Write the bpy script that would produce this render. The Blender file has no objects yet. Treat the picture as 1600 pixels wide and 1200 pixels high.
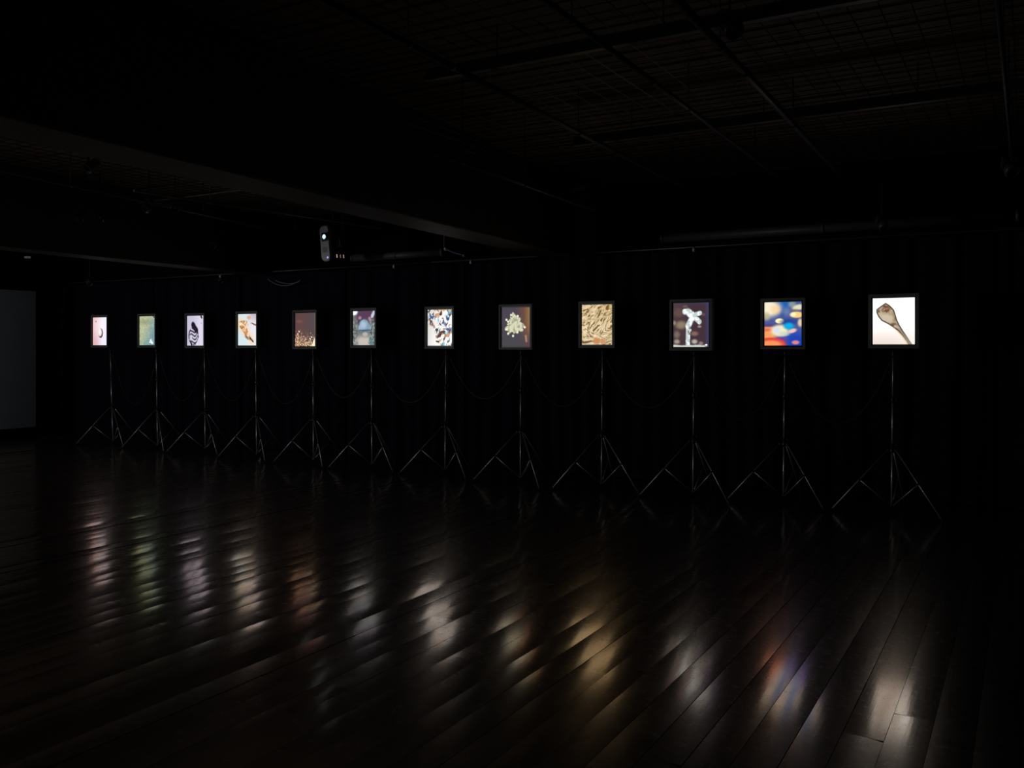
import bpy, math, random
import numpy as np
from mathutils import Vector

scene = bpy.context.scene
C = scene.collection
random.seed(7)
rng = np.random.default_rng(11)

# ------------------------------------------------------------------ camera, world, lights, exposure
CAM_H = 1.43
F = 1387.0                      # focal length for a 1600 px wide frame
HY = 540.0                      # image row of the horizon
cam_d = bpy.data.cameras.new('camera')
cam_d.sensor_width = 36.0
cam_d.lens = 36.0 * F / 1600.0
cam_d.shift_y = -(600.0 - HY) / 1600.0
cam_d.clip_start = 0.05
cam = bpy.data.objects.new('camera', cam_d)
cam.location = (0, 0, CAM_H)
cam.rotation_euler = (math.radians(90), 0, 0)
C.objects.link(cam)
scene.camera = cam

world = bpy.data.worlds.new('world')
scene.world = world
world.use_nodes = True
bg = world.node_tree.nodes['Background']
bg.inputs[0].default_value = (0.5, 0.6, 0.8, 1)
bg.inputs[1].default_value = 0.0

scene.view_settings.view_transform = 'Standard'
scene.view_settings.look = 'None'
scene.view_settings.gamma = 1.0
scene.view_settings.exposure = 0.0
scene.view_settings.use_curve_mapping = False

# room axes: p runs along the row of screens, u runs away from the camera (the direction of the floor boards)
AZ = math.radians(30.2)
CP, SP = math.cos(AZ), math.sin(AZ)


def W(p, u, z=0.0):
    return Vector((p * CP + u * SP, -p * SP + u * CP, z))


def area(name, loc, target, sx, sy, power, color):
    l = bpy.data.lights.new(name, 'AREA')
    l.shape = 'RECTANGLE'
    l.size, l.size_y, l.energy, l.color = sx, sy, power, color
    o = bpy.data.objects.new(name, l)
    o.location = loc
    o.rotation_euler = (Vector(target) - Vector(loc)).to_track_quat('-Z', 'Y').to_euler()
    C.objects.link(o)
    return o


# the picture thrown by the projector on the left wall, out of frame, dim and cool
area('projected_picture', W(-13.3, -2.4, 1.5), W(-3.0, 4.5, 1.2), 2.4, 1.5, 190, (0.92, 0.97, 1.0))


# ------------------------------------------------------------------ helpers
def srgb(r, g, b):
    def f(c):
        c /= 255.0
        return c / 12.92 if c <= 0.04045 else ((c + 0.055) / 1.055) ** 2.4
    return (f(r), f(g), f(b), 1.0)


def T(x, y, H):
    """world point seen at photo pixel (x, y) that lies H metres above (or below) the camera's height"""
    d = F * H / (HY - y)
    return Vector(((x - 800.0) / F * d, d, CAM_H + H))


def TD(x, y, d):
    """world point seen at photo pixel (x, y) at depth d"""
    return Vector(((x - 800.0) / F * d, d, CAM_H + (HY - y) / F * d))


class MB:
    def __init__(self):
        self.v, self.f = [], []

    def add(self, vs, fs):
        n = len(self.v)
        self.v += [tuple(q) for q in vs]
        self.f += [tuple(i + n for i in f) for f in fs]
        return self

    def obox(self, c, ax, ay, az):
        """box with centre c and half-axis vectors"""
        c, ax, ay, az = Vector(c), Vector(ax), Vector(ay), Vector(az)
        vs = [c + ax * i + ay * j + az * k for i in (-1, 1) for j in (-1, 1) for k in (-1, 1)]
        fs = [(0, 1, 3, 2), (4, 6, 7, 5), (0, 4, 5, 1), (2, 3, 7, 6), (0, 2, 6, 4), (1, 5, 7, 3)]
        if ax.cross(ay).dot(az) < 0:
            fs = [f[::-1] for f in fs]
        return self.add(vs, fs)

    def box(self, lo, hi):
        lo, hi = Vector(lo), Vector(hi)
        c, h = (lo + hi) / 2, (hi - lo) / 2
        return self.obox(c, (h.x, 0, 0), (0, h.y, 0), (0, 0, h.z))

    def tube(self, a, b, r, r2=None, n=10, up=None):
        a, b = Vector(a), Vector(b)
        r2 = r if r2 is None else r2
        d = (b - a).normalized()
        s = d.cross(Vector(up) if up else (Vector((0, 0, 1)) if abs(d.z) < 0.9 else Vector((1, 0, 0)))).normalized()
        t = d.cross(s)
        vs = []
        for q, rr in ((a, r), (b, r2)):
            for k in range(n):
                w = 2 * math.pi * k / n
                vs.append(q + s * math.cos(w) * rr + t * math.sin(w) * rr)
        fs = [(k, n + k, n + (k + 1) % n, (k + 1) % n) for k in range(n)]
        fs += [tuple(range(n)), tuple(range(2 * n - 1, n - 1, -1))]
        return self.add(vs, fs)

    def path(self, pts, r, n=6):
        pts = [Vector(q) for q in pts]
        vs = []
        for i, q in enumerate(pts):
            d = (pts[min(i + 1, len(pts) - 1)] - pts[max(i - 1, 0)]).normalized()
            s = d.cross(Vector((0.3, 0.9, 0.1))).normalized()
            t = d.cross(s)
            for k in range(n):
                w = 2 * math.pi * k / n
                vs.append(q + s * math.cos(w) * r + t * math.sin(w) * r)
        fs = [(i * n + k, i * n + (k + 1) % n, (i + 1) * n + (k + 1) % n, (i + 1) * n + k)
              for i in range(len(pts) - 1) for k in range(n)]
        m = len(pts) * n
        fs += [tuple(range(n))[::-1], tuple(range(m - n, m))]
        return self.add(vs, fs)

    def lathe(self, a, d, prof, n=16):
        """profile [(distance along d, radius)] spun round the axis a + d"""
        a, d = Vector(a), Vector(d).normalized()
        s = d.cross(Vector((0, 0, 1)) if abs(d.z) < 0.9 else Vector((1, 0, 0))).normalized()
        t = d.cross(s)
        vs = []
        for (l, r) in prof:
            for k in range(n):
                w = 2 * math.pi * k / n
                vs.append(a + d * l + (s * math.cos(w) + t * math.sin(w)) * max(r, 1e-4))
        m = len(prof)
        fs = [(i * n + k, (i + 1) * n + k, (i + 1) * n + (k + 1) % n, i * n + (k + 1) % n)
              for i in range(m - 1) for k in range(n)]
        fs += [tuple(range(n)), tuple(range(m * n - 1, m * n - n - 1, -1))]
        return self.add(vs, fs)

    def mesh(self, name, mat, smooth=False):
        me = bpy.data.meshes.new(name)
        me.from_pydata(self.v, [], self.f)
        if mat:
            me.materials.append(mat)
        if smooth:
            for q in me.polygons:
                q.use_smooth = len(q.vertices) <= 4
        me.update()
        return me

    def build(self, name, mat, parent=None, smooth=False, bevel=0.0):
        o = bpy.data.objects.new(name, self.mesh(name, mat, smooth))
        C.objects.link(o)
        if parent:
            o.parent = parent
        if bevel:
            b = o.modifiers.new('b', 'BEVEL')
            b.width, b.segments, b.limit_method = bevel, 2, 'ANGLE'
        return o


def empty(name, loc=(0, 0, 0)):
    o = bpy.data.objects.new(name, None)
    o.empty_display_size = 0.1
    o.location = loc
    C.objects.link(o)
    return o


def tag(o, label=None, cat=None, group=None, kind=None):
    for k, v in (('label', label), ('category', cat), ('group', group), ('kind', kind)):
        if v:
            o[k] = v
    return o


def nodes(name):
    m = bpy.data.materials.new(name)
    m.use_nodes = True
    nt = m.node_tree
    b = nt.nodes['Principled BSDF']
    return m, nt, b


def mat(name, col, rough=0.5, metal=0.0, spec=0.5, var=0.15, scale=12.0, bump=0.0, bscale=60.0, sheen=0.0):
    """plain material with slight noise in colour and relief"""
    m, nt, b = nodes(name)
    tc = nt.nodes.new('ShaderNodeTexCoord')
    nz = nt.nodes.new('ShaderNodeTexNoise')
    nz.inputs['Scale'].default_value = scale
    nz.inputs['Detail'].default_value = 4
    nt.links.new(tc.outputs['Object'], nz.inputs['Vector'])
    r = nt.nodes.new('ShaderNodeMix')
    r.data_type = 'RGBA'
    r.inputs['A'].default_value = tuple(c * (1 - var) for c in col[:3]) + (1,)
    r.inputs['B'].default_value = tuple(min(1, c * (1 + var)) for c in col[:3]) + (1,)
    nt.links.new(nz.outputs['Fac'], r.inputs['Factor'])
    nt.links.new(r.outputs['Result'], b.inputs['Base Color'])
    b.inputs['Roughness'].default_value = rough
    b.inputs['Metallic'].default_value = metal
    b.inputs['Specular IOR Level'].default_value = spec
    if sheen:
        b.inputs['Sheen Weight'].default_value = sheen
    if bump:
        n2 = nt.nodes.new('ShaderNodeTexNoise')
        n2.inputs['Scale'].default_value = bscale
        nt.links.new(tc.outputs['Object'], n2.inputs['Vector'])
        bp = nt.nodes.new('ShaderNodeBump')
        bp.inputs['Strength'].default_value = bump
        bp.inputs['Distance'].default_value = 0.01
        nt.links.new(n2.outputs['Fac'], bp.inputs['Height'])
        nt.links.new(bp.outputs['Normal'], b.inputs['Normal'])
    return m


M = {}
M['black_wall'] = mat('black_paint', (0.003, 0.003, 0.003), 0.9, spec=0.1, bump=0.2)
M['white_wall'] = mat('white_wall_paint', (0.66, 0.78, 0.92), 0.7, var=0.06, scale=3, bump=0.1)
M['velvet'] = mat('navy_velvet', (0.0085, 0.0085, 0.017), 0.95, spec=0.1, var=0.25, scale=4, bump=0.3, bscale=200)
M['beam'] = mat('stained_beam_wood', (0.062, 0.044, 0.032), 0.55, var=0.35, scale=5, bump=0.3)
M['ceil_plank'] = mat('ceiling_board_stain', (0.27, 0.21, 0.17), 0.6, var=0.4, scale=3, bump=0.3)
M['wire'] = mat('black_wire', (0.05, 0.05, 0.05), 0.35, metal=0.9)
M['pipe'] = mat('grey_pipe_steel', (0.12, 0.11, 0.10), 0.42, metal=0.6, var=0.25, scale=8)
M['duct'] = mat('grey_duct_paint', (0.075, 0.075, 0.085), 0.5, var=0.2)
M['steel'] = mat('stand_steel', (0.5, 0.5, 0.49), 0.42, metal=0.75, var=0.1)
M['plastic'] = mat('black_plastic', (0.02, 0.02, 0.021), 0.4)
M['rubber'] = mat('black_rubber', (0.015, 0.015, 0.015), 0.8)
M['screwhead'] = mat('bright_screw_metal', (0.75, 0.75, 0.74), 0.3, metal=0.9)
M['frame'] = mat('grey_painted_frame', (0.12, 0.125, 0.115), 0.6, var=0.12, bump=0.1)
M['bezel'] = mat('black_bezel', (0.012, 0.015, 0.016), 0.35)
M['cable'] = mat('black_cable', (0.03, 0.028, 0.028), 0.5)
M['pale_cable'] = mat('grey_cable', (0.22, 0.23, 0.24), 0.5)
M['blue_cable'] = mat('blue_cable', (0.05, 0.09, 0.22), 0.5)
M['white_plastic'] = mat('white_plastic', (0.62, 0.66, 0.66), 0.45, var=0.05)
M['lamp_body'] = mat('lamp_black', (0.05, 0.05, 0.052), 0.45)
M['tin'] = mat('pale_tin', (0.6, 0.6, 0.58), 0.4, metal=0.3)


def emis(name, col, strength):
    m, nt, b = nodes(name)
    b.inputs['Base Color'].default_value = (0.02, 0.02, 0.02, 1)
    b.inputs['Emission Color'].default_value = col
    b.inputs['Emission Strength'].default_value = strength
    return m


# floor board material: dark varnished wood, satin gloss, brushed along the board, scratched
def floor_mat():
    m, nt, b = nodes('dark_varnished_board')
    N, L = nt.nodes, nt.links
    tc = N.new('ShaderNodeTexCoord')
    oi = N.new('ShaderNodeObjectInfo')
    off = N.new('ShaderNodeVectorMath'); off.operation = 'ADD'
    mul = N.new('ShaderNodeMath'); mul.operation = 'MULTIPLY'; mul.inputs[1].default_value = 37.0
    L.new(oi.outputs['Random'], mul.inputs[0])
    L.new(tc.outputs['Object'], off.inputs[0]); L.new(mul.outputs[0], off.inputs[1])
    mp = N.new('ShaderNodeMapping'); mp.inputs['Scale'].default_value = (55, 2.2, 1)
    L.new(off.outputs[0], mp.inputs['Vector'])
    g = N.new('ShaderNodeTexNoise'); g.inputs['Scale'].default_value = 1.0; g.inputs['Detail'].default_value = 6
    L.new(mp.outputs[0], g.inputs['Vector'])
    w = N.new('ShaderNodeTexNoise'); w.inputs['Scale'].default_value = 22.0; w.inputs['Detail'].default_value = 7
    w.inputs['Roughness'].default_value = 0.65
    L.new(off.outputs[0], w.inputs['Vector'])
    cr = N.new('ShaderNodeValToRGB')
    cr.color_ramp.elements[0].position = 0.3; cr.color_ramp.elements[0].color = (0.035, 0.025, 0.020, 1)
    cr.color_ramp.elements[1].position = 0.7; cr.color_ramp.elements[1].color = (0.09, 0.062, 0.048, 1)
    L.new(g.outputs['Fac'], cr.inputs[0]); L.new(cr.outputs[0], b.inputs['Base Color'])
    # worn varnish: gloss varies in cloudy patches
    mr = N.new('ShaderNodeMapRange')
    mr.inputs['From Min'].default_value = 0.3; mr.inputs['From Max'].default_value = 0.7
    mr.inputs['To Min'].default_value = FLOOR_R[0]; mr.inputs['To Max'].default_value = FLOOR_R[1]
    L.new(w.outputs['Fac'], mr.inputs['Value'])
    L.new(mr.outputs[0], b.inputs['Roughness'])
    b.inputs['IOR'].default_value = FLOOR_IOR
    b2 = N.new('ShaderNodeBsdfPrincipled')          # the hard top of the varnish
    b2.inputs['IOR'].default_value = FLOOR_IOR
    cm = N.new('ShaderNodeMapRange')
    cm.inputs['From Min'].default_value = 0.3; cm.inputs['From Max'].default_value = 0.7
    cm.inputs['To Min'].default_value = COAT_R[0]; cm.inputs['To Max'].default_value = COAT_R[1]
    L.new(w.outputs['Fac'], cm.inputs['Value'])
    L.new(cm.outputs[0], b2.inputs['Roughness'])
    L.new(cr.outputs[0], b2.inputs['Base Color'])
    mx = N.new('ShaderNodeMixShader'); mx.inputs[0].default_value = 0.6
    L.new(b.outputs[0], mx.inputs[1]); L.new(b2.outputs[0], mx.inputs[2])
    L.new(mx.outputs[0], N['Material Output'].inputs['Surface'])
    st = N.new('ShaderNodeMapRange')
    st.inputs['From Min'].default_value = 0.32; st.inputs['From Max'].default_value = 0.62
    st.inputs['To Min'].default_value = 0.62; st.inputs['To Max'].default_value = 1.0
    L.new(w.outputs['Fac'], st.inputs['Value'])
    tint = N.new('ShaderNodeMix'); tint.data_type = 'RGBA'
    tint.inputs['A'].default_value = (0.70, 0.58, 0.48, 1); tint.inputs['B'].default_value = (1, 0.88, 0.77, 1)
    pb = N.new('ShaderNodeMapRange')                # some boards are duller than others
    pb.inputs['To Min'].default_value = 0.4; pb.inputs['To Max'].default_value = 1.5
    L.new(oi.outputs['Random'], pb.inputs['Value'])
    pm_ = N.new('ShaderNodeMath'); pm_.operation = 'MULTIPLY'; pm_.use_clamp = True
    L.new(st.outputs[0], pm_.inputs[0]); L.new(pb.outputs[0], pm_.inputs[1])
    L.new(pm_.outputs[0], tint.inputs['Factor'])
    L.new(tint.outputs['Result'], b.inputs['Specular Tint']); L.new(tint.outputs['Result'], b2.inputs['Specular Tint'])
    # scratches
    mp2 = N.new('ShaderNodeMapping'); mp2.inputs['Rotation'].default_value = (0, 0, 0.5); mp2.inputs['Scale'].default_value = (90, 3.5, 1)
    L.new(off.outputs[0], mp2.inputs['Vector'])
    s2 = N.new('ShaderNodeTexNoise'); s2.inputs['Scale'].default_value = 1.0; s2.inputs['Detail'].default_value = 3
    L.new(mp2.outputs[0], s2.inputs['Vector'])
    ad = N.new('ShaderNodeMath'); ad.operation = 'ADD'
    L.new(g.outputs['Fac'], ad.inputs[0]); L.new(s2.outputs['Fac'], ad.inputs[1])
    bp = N.new('ShaderNodeBump'); bp.inputs['Strength'].default_value = 0.05; bp.inputs['Distance'].default_value = 0.0015
    L.new(ad.outputs[0], bp.inputs['Height'])
    L.new(bp.outputs['Normal'], b.inputs['Normal'])
    L.new(bp.outputs['Normal'], b2.inputs['Normal'])
    return m


COAT_R = (0.10, 0.135)
FLOOR_R = (0.22, 0.29)
FLOOR_IOR = 11.0
M['board'] = floor_mat()
M['board_edge'] = mat('raw_board_edge', (0.008, 0.006, 0.005), 0.9, spec=0.1)

# ------------------------------------------------------------------ room shell
P0, P1, U0, U1, CEIL = -13.45, 1.9, -4.0, 9.1, CAM_H + 1.80


def slab(name, c, ax, ay, az, m):
    o = MB().obox(c, ax, ay, az).build(name, m)
    return tag(o, kind='structure')


pv, uv_, zv = Vector((CP, -SP, 0)), Vector((SP, CP, 0)), Vector((0, 0, 1))
pm, um, ph, uh = (P0 + P1) / 2, (U0 + U1) / 2, (P1 - P0) / 2, (U1 - U0) / 2
floor = slab('floor', W(pm, um, -0.045), pv * (ph + .1), uv_ * (uh + .1), zv * 0.02, M['black_wall'])
ceiling = slab('ceiling', W(pm, um, CEIL + 0.06), pv * (ph + .1), uv_ * (uh + .1), zv * 0.05, M['black_wall'])
slab('wall_back', W(pm, U1 + 0.05, CEIL / 2), pv * (ph + .1), uv_ * 0.05, zv * CEIL / 2, M['black_wall'])
slab('wall_front', W(pm, U0 - 0.05, CEIL / 2), pv * (ph + .1), uv_ * 0.05, zv * CEIL / 2, M['black_wall'])
slab('wall_right', W(P1 + 0.05, um, CEIL / 2), pv * 0.05, uv_ * uh, zv * CEIL / 2, M['black_wall'])
wl = slab('wall_left', W(P0 - 0.05, um, CEIL / 2), pv * 0.05, uv_ * uh, zv * CEIL / 2, M['black_wall'])
# the left wall is white up to door height, with a black skirting
uw1 = -7.47 * SP + 13.9 * CP
slab('wall_left_white_lining', W(P0 + 0.012, (uw1 + 3) / 2, 0.16 + 1.06), pv * 0.012, uv_ * (uw1 - 3) / 2, zv * 1.06, M['white_wall'])
slab('baseboard_left', W(P0 + 0.018, (uw1 + 3) / 2, 0.08), pv * 0.018, uv_ * (uw1 - 3) / 2, zv * 0.08, M['black_wall'])

# ---- floor boards: cupped, each slightly tilted, along u
BW = 0.1423
P_JOINT = -0.31
special = {  # row index k: boards between P_JOINT-(k+1)*BW and P_JOINT-k*BW; joint position along u, tilt beyond it, tilt this side of it
    0: (3.73, -1.7, -0.8), 1: (3.45, 0.0, -1.8), 2: (2.6, 1.5, 1.5), 3: (3.46, 0.0, 0.3), 4: (2.5, 0.2, 0.2), 5: (2.9, 0.8, -1.0),
    -1: (4.4, -2.0, -1.2), -2: (3.1, 0.4, -0.4)}
boards = []
k0, k1 = int(math.floor((P_JOINT - P1) / BW)) + 1, int(math.ceil((P_JOINT - P0) / BW))
for k in range(k0, k1):
    pc = P_JOINT - (k + 0.5) * BW
    tilt_row = 0.0 if k in special else random.gauss(0, 0.75)
    u = U0 - random.random() * 1.8
    joints = []
    if k in special:
        uj = special[k][0]
        while uj > U0 - 2.0:
            uj -= 2.0
        u = uj
    first = True
    while u < U1:
        ln = 2.0 if k in special else random.choice((1.8, 2.0, 2.0, 2.4))
        a, b_ = max(u, U0), min(u + ln, U1)
        if b_ - a > 0.05:
            if k in special:
                tilt_row = special[k][1] if (a + b_) / 2 > special[k][0] else special[k][2]
            boards.append((pc, a, b_, tilt_row + random.gauss(0, 0.05 if k in special else 0.2), 0.0, random.uniform(0.6, 1.6)))
        u += ln


def board_geo(pc, a, b_, tilt, pitch, cup, mb, local=True):
    hw = BW / 2 - 0.0011
    ny = 3
    xs = np.linspace(-hw, hw, 7)
    ys = np.linspace(a, b_, ny)
    t = math.radians(tilt)
    pt = math.radians(pitch)
    mid = (a + b_) / 2
    vs, fs = [], []
    c = 0.0008 * cup
    for y in ys:
        for x in xs:
            z = x * math.tan(t) + (y - mid) * math.tan(pt) * 0.25 - c * (x / hw) ** 2
            vs.append((x, y, z))
    nx = len(xs)
    for j in range(ny - 1):
        for i in range(nx - 1):
            q = j * nx + i
            fs.append((q, q + 1, q + nx + 1, q + nx))
    n = len(vs)
    # skirt (board edges)
    ring = [i for i in range(nx)] + [j * nx + nx - 1 for j in range(1, ny)] + \
           [(ny - 1) * nx + i for i in range(nx - 2, -1, -1)] + [j * nx for j in range(ny - 2, 0, -1)]
    m = len(ring)
    vs += [vs[i] for i in ring] + [(vs[i][0], vs[i][1], -0.022) for i in ring]
    for i in range(m):
        fs.append((n + i, n + m + i, n + m + (i + 1) % m, n + (i + 1) % m))
    if local:
        mb.add([(x, y - mid, z) for x, y, z in vs], fs)
    else:
        mb.add([tuple(W(pc + x, y, z)) for x, y, z in vs], fs)
    return mid


def screen_size(bd):
    """rough size of a board in the picture, square pixels"""
    pc, a, b_ = bd[:3]
    tot = 0.0
    n = 12
    for i in range(n):
        u = a + (b_ - a) * (i + .5) / n
        q = W(pc, u)
        if q.y < 1.5:
            continue
        x = 800 + F * q.x / q.y
        y = HY + F * CAM_H / q.y
        if -30 < x < 1630 and y < 1230:
            dx = SP * F / q.y - F * q.x * CP / q.y ** 2
            dy = -F * CAM_H / q.y ** 2 * CP
            ex = CP * F / q.y + F * q.x * SP / q.y ** 2
            ey = F * CAM_H / q.y ** 2 * SP
            tot += abs(dx * ey - dy * ex) * (b_ - a) / n * BW
    return tot


boards.sort(key=screen_size, reverse=True)
rot = (0, 0, -AZ)
N_IND = 298
for bd in boards[:N_IND]:
    mb = MB()
    mid = board_geo(*bd, mb)
    me = mb.mesh('plank', M['board'])
    me.materials.append(M['board_edge'])
    for j, q in enumerate(me.polygons):
        q.use_smooth = j < 12
        q.material_index = 0 if j < 12 else 1
    o = bpy.data.objects.new('plank', me)
    C.objects.link(o)
    o.parent = floor
    o.location = W(bd[0], mid, 0)
    o.rotation_euler = rot
mb = MB()
for bd in boards[N_IND:]:
    board_geo(*bd, mb, local=False)
rest = mb.build('distant_planks', M['board'], floor)
rest.data.materials.append(M['board_edge'])
for i, q in enumerate(rest.data.polygons):
    q.use_smooth = (i % 28) < 12
    q.material_index = 0 if (i % 28) < 12 else 1
tag(rest, kind='stuff')

# ---- ceiling boards across the room, above the wire mesh
CW = 0.112
u = 2.4
while u < U1 - 0.02:
    o = MB().obox((0, 0, 0), (ph, 0, 0), (0, CW / 2 - random.uniform(0.006, 0.011), 0), (0, 0, 0.012)).build('plank', M['ceil_plank'], ceiling)
    o.location = W(pm, u + CW / 2, CEIL - 0.012 - random.uniform(0, 0.012))
    o.rotation_euler = rot
    u += CW

# ---- wire mesh hung below the ceiling
GH = CAM_H + 1.62
mb = MB()
for i in range(int((P1 - P0) / 0.137)):
    p = P1 - 0.05 - i * 0.137
    mb.tube(W(p, 2.2, GH), W(p, 8.6, GH), 0.0032, n=4)
u = 2.3
while u < 8.6:
    mb.tube(W(P0 + 0.05, u, GH + 0.006), W(P1 - 0.05, u, GH + 0.006), 0.0026, n=4)
    u += 0.104
tag(mb.build('ceiling_wire_mesh', M['wire']), 'black welded wire mesh hung flat under the boarded ceiling', 'wire mesh', kind='stuff')

# ---- two deep beams
bd_ = Vector((0.4327, 0.9015, 0))
bn_ = Vector((0.9015, -0.4327, 0))


def beam(name, far_pt, width, y_start, y_end):
    far_pt = Vector(far_pt)
    a = far_pt + bd_ * ((y_start - far_pt.y) / bd_.y)
    b = far_pt + bd_ * ((y_end - far_pt.y) / bd_.y)
    zb = CAM_H + 0.96
    c = (a + b) / 2 + bn_ * width / 2
    c.z = (zb + CEIL) / 2
    o = MB().obox(c, bd_ * (b - a).length / 2, bn_ * width / 2, zv * (CEIL - zb) / 2).build(name, M['beam'], bevel=0.01)
    return tag(o, kind='structure')


beam('beam', (-2.279, 4.254, 0), 0.36, 1.2, 9.75)
beam('beam', (-4.835, 9.58, 0), 0.33, 3.6, 12.55)

# ---- black curtains in front of the back wall
UC = 8.86


def curtain(p0, p1, swag=None, seed=0, z0=0.012, z1=CAM_H + 0.98, side=False):
    r = random.Random(seed)
    nx, nz = int((p1 - p0) / 0.022), 30
    ph_ = [r.uniform(0, 6.3) for _ in range(5)]
    fr = [r.uniform(26, 34), r.uniform(11, 16), r.uniform(48, 60)]
    vs, fs = [], []
    for j in range(nz + 1):
        z = z0 + (z1 - z0) * j / nz
        h = j / nz
        for i in range(nx + 1):
            p = p0 + (p1 - p0) * i / nx
            warp = 0.05 * math.sin(p * 3.1 + ph_[3] + h * 1.2) * (1 - h)
            d = 0.024 * math.sin((p + warp) * fr[0] + ph_[0]) + 0.016 * math.sin((p + warp) * fr[1] + ph_[1])
            d += 0.006 * h * math.sin(p * fr[2] + ph_[2])
            if swag:
                sp, sz = swag
                dx, dz = p - sp, z - sz
                rr = math.hypot(dx, dz)
                an = math.atan2(dx, -dz)
                wgt = max(0.0, 1 - rr / 2.1) * (1 if an < 0.15 else 0.3)
                d = d * (1 - wgt) + wgt * 0.03 * math.sin(an * 16 + 0.8)
            if side:
                vs.append(W(P0 + 0.09 + d * 0.8, p, z))
            else:
                vs.append(W(p, UC + d * 0.95, z))
    for j in range(nz):
        for i in range(nx):
            q = j * (nx + 1) + i
            fs.append((q, q + 1, q + nx + 2, q + nx + 1))
    o = MB().add(vs, fs).build('black_curtain', M['velvet'], smooth=True)
    return o


CUR = ['behind the pink and grainy teal pictures', 'behind the black insect-like picture', '',
       'behind the pale blue dome picture and its neighbour', 'behind the cream clump and golden tan pictures', 'behind the white branching figure picture',
       'behind the bright white flask picture', 'at the far corner past the bright white flask picture']
cuts = [-13.35, -11.45, -9.55, -7.66, -5.8, -3.95, -2.1, -0.25, 1.75]
for i in range(8):
    sw = (cuts[3] - 0.02, CAM_H + 0.96) if i == 2 else None
    o = curtain(cuts[i] + 0.02, cuts[i + 1] - 0.02, sw, 20 + i)
    if i == 2:
        tag(o, 'dark navy curtain pulled into a fan of slanting folds under the projector', 'curtain')
    else:
        tag(o, 'dark navy curtain in straight folds ' + CUR[i], 'curtain', 'straight curtains behind the stands')
tag(curtain(uw1 + 0.02, UC - 0.1, None, 55, side=True), 'narrow dark curtain covering the wall end beside the white wall', 'curtain')

# curtain rail with hooks
rail = empty('curtain_rail', W(-6, UC - 0.13, CAM_H + 1.0))
tag(rail, 'thin grey curtain rail along the top of the navy curtains', 'rail')


def local(o, pts):
    return [Vector(q) - o.location for q in pts]


for pa, pb in ((-13.3, -6.2), (-6.2, 1.7)):
    a, b = local(rail, [W(pa, UC - 0.13, CAM_H + 1.0), W(pb, UC - 0.13, CAM_H + 1.0)])
    MB().tube(a, b, 0.010, n=8).build('rod', M['pipe'], rail, smooth=True)
for px in (345, 616, 736, 1084):
    t = (px - 800) / F
    d = (UC - 0.13) / (t * SP + CP)
    q = Vector((t * d, d, CAM_H + 1.0)) - rail.location
    mb = MB().lathe(q + Vector((0, -0.012, -0.05)), (0, 0, 1), [(0, 0.010), (0.01, 0.017), (0.035, 0.017), (0.05, 0.008)], 10)
    mb.build('hook_clip', M['tin'], rail, smooth=True)

# round duct above the curtains, in two lengths either side of the beam
for (xa, xb, lab) in ((552, 692, 'grey round duct running from the projector to the beam above the curtain'),
                      (1036, 1590, 'long dark round duct above the curtain beyond the beam')):
    pts = []
    for px in (xa, xb):
        t = (px - 800) / F
        d = (UC - 0.28) / (t * SP + CP)
        pts.append(Vector((t * d, d, CAM_H + 1.09)))
    r_ = empty('round_duct', pts[0])
    tag(r_, lab, 'duct')
    a, b = local(r_, pts)
    MB().tube(a, b, 0.045, n=20).build('pipe', M['duct'], r_, smooth=True)
    dd = (b - a)
    nseg = max(2, int(dd.length / 1.1))
    for i in range(nseg + 1):
        c = a + dd * (i / nseg)
        e = dd.normalized() * 0.014
        MB().tube(c - e, c + e, 0.049, n=20).build('joint_ring', M['duct'], r_, smooth=True)

# ---- lighting pipes and rails under the ceiling
def ceiling_pipe(name, a, b, r, label, cat='pipe', group=None, hangers=2, joints=0, m='pipe'):
    root = empty(name, a)
    tag(root, label, cat, group)
    A, B = local(root, [a, b])
    MB().tube(A, B, r, n=12).build('tube', M[m], root, smooth=True)
    d = B - A
    for i in range(joints):
        c = A + d * ((i + 0.6) / (joints + 0.6))
        e = d.normalized() * 0.03
        MB().tube(c - e, c + e, r * 1.22, n=12).build('coupling', M['lamp_body'], root, smooth=True)
    for i in range(hangers):
        c = A + d * ((i + 0.5) / hangers)
        top = Vector((c.x, c.y, CEIL - a.z - 0.03))
        mb = MB().tube(c + Vector((0, 0, r)), top, 0.004, n=6)
        e = d.normalized() * 0.012
        mb.tube(c - e, c + e, r * 1.3, n=12)
        mb.build('hanger', M['lamp_body'], root, smooth=True)
    return root


PH = 1.46


def ext(x0, y0, x1, y1, H, before=0.0, after=0.0):
    a, b = T(x0, y0, H), T(x1, y1, H)
    d = (b - a).normalized()
    return a - d * before, b + d * after


a, b = ext(1065, 7.5, 1330, 291, PH, 2.0, 0)
ceiling_pipe('lighting_pipe', a, b, 0.021, 'longest and brightest grey pipe slanting under the ceiling towards the blue picture', 'pipe', hangers=4, joints=3)
a, b = ext(1072, 167, 1217, 277, PH, 2.5, 0)
ceiling_pipe('lighting_pipe', a, b, 0.015, 'thin dim pipe under the ceiling beside the longest pipe', 'pipe', hangers=3, joints=1)
a, b = ext(860, 184, 1100, 309, PH, 2.6, 0)
ceiling_pipe('lighting_pipe', a, b, 0.017, 'grey pipe under the ceiling ending above the white figure picture', 'pipe', hangers=3, joints=2)
a, b = ext(781, 275, 928, 328, 1.22, 1.0, 0)
ceiling_pipe('lighting_pipe', a, b, 0.012, 'thinnest pipe running close along the deep beam', 'pipe', hangers=3)
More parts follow.
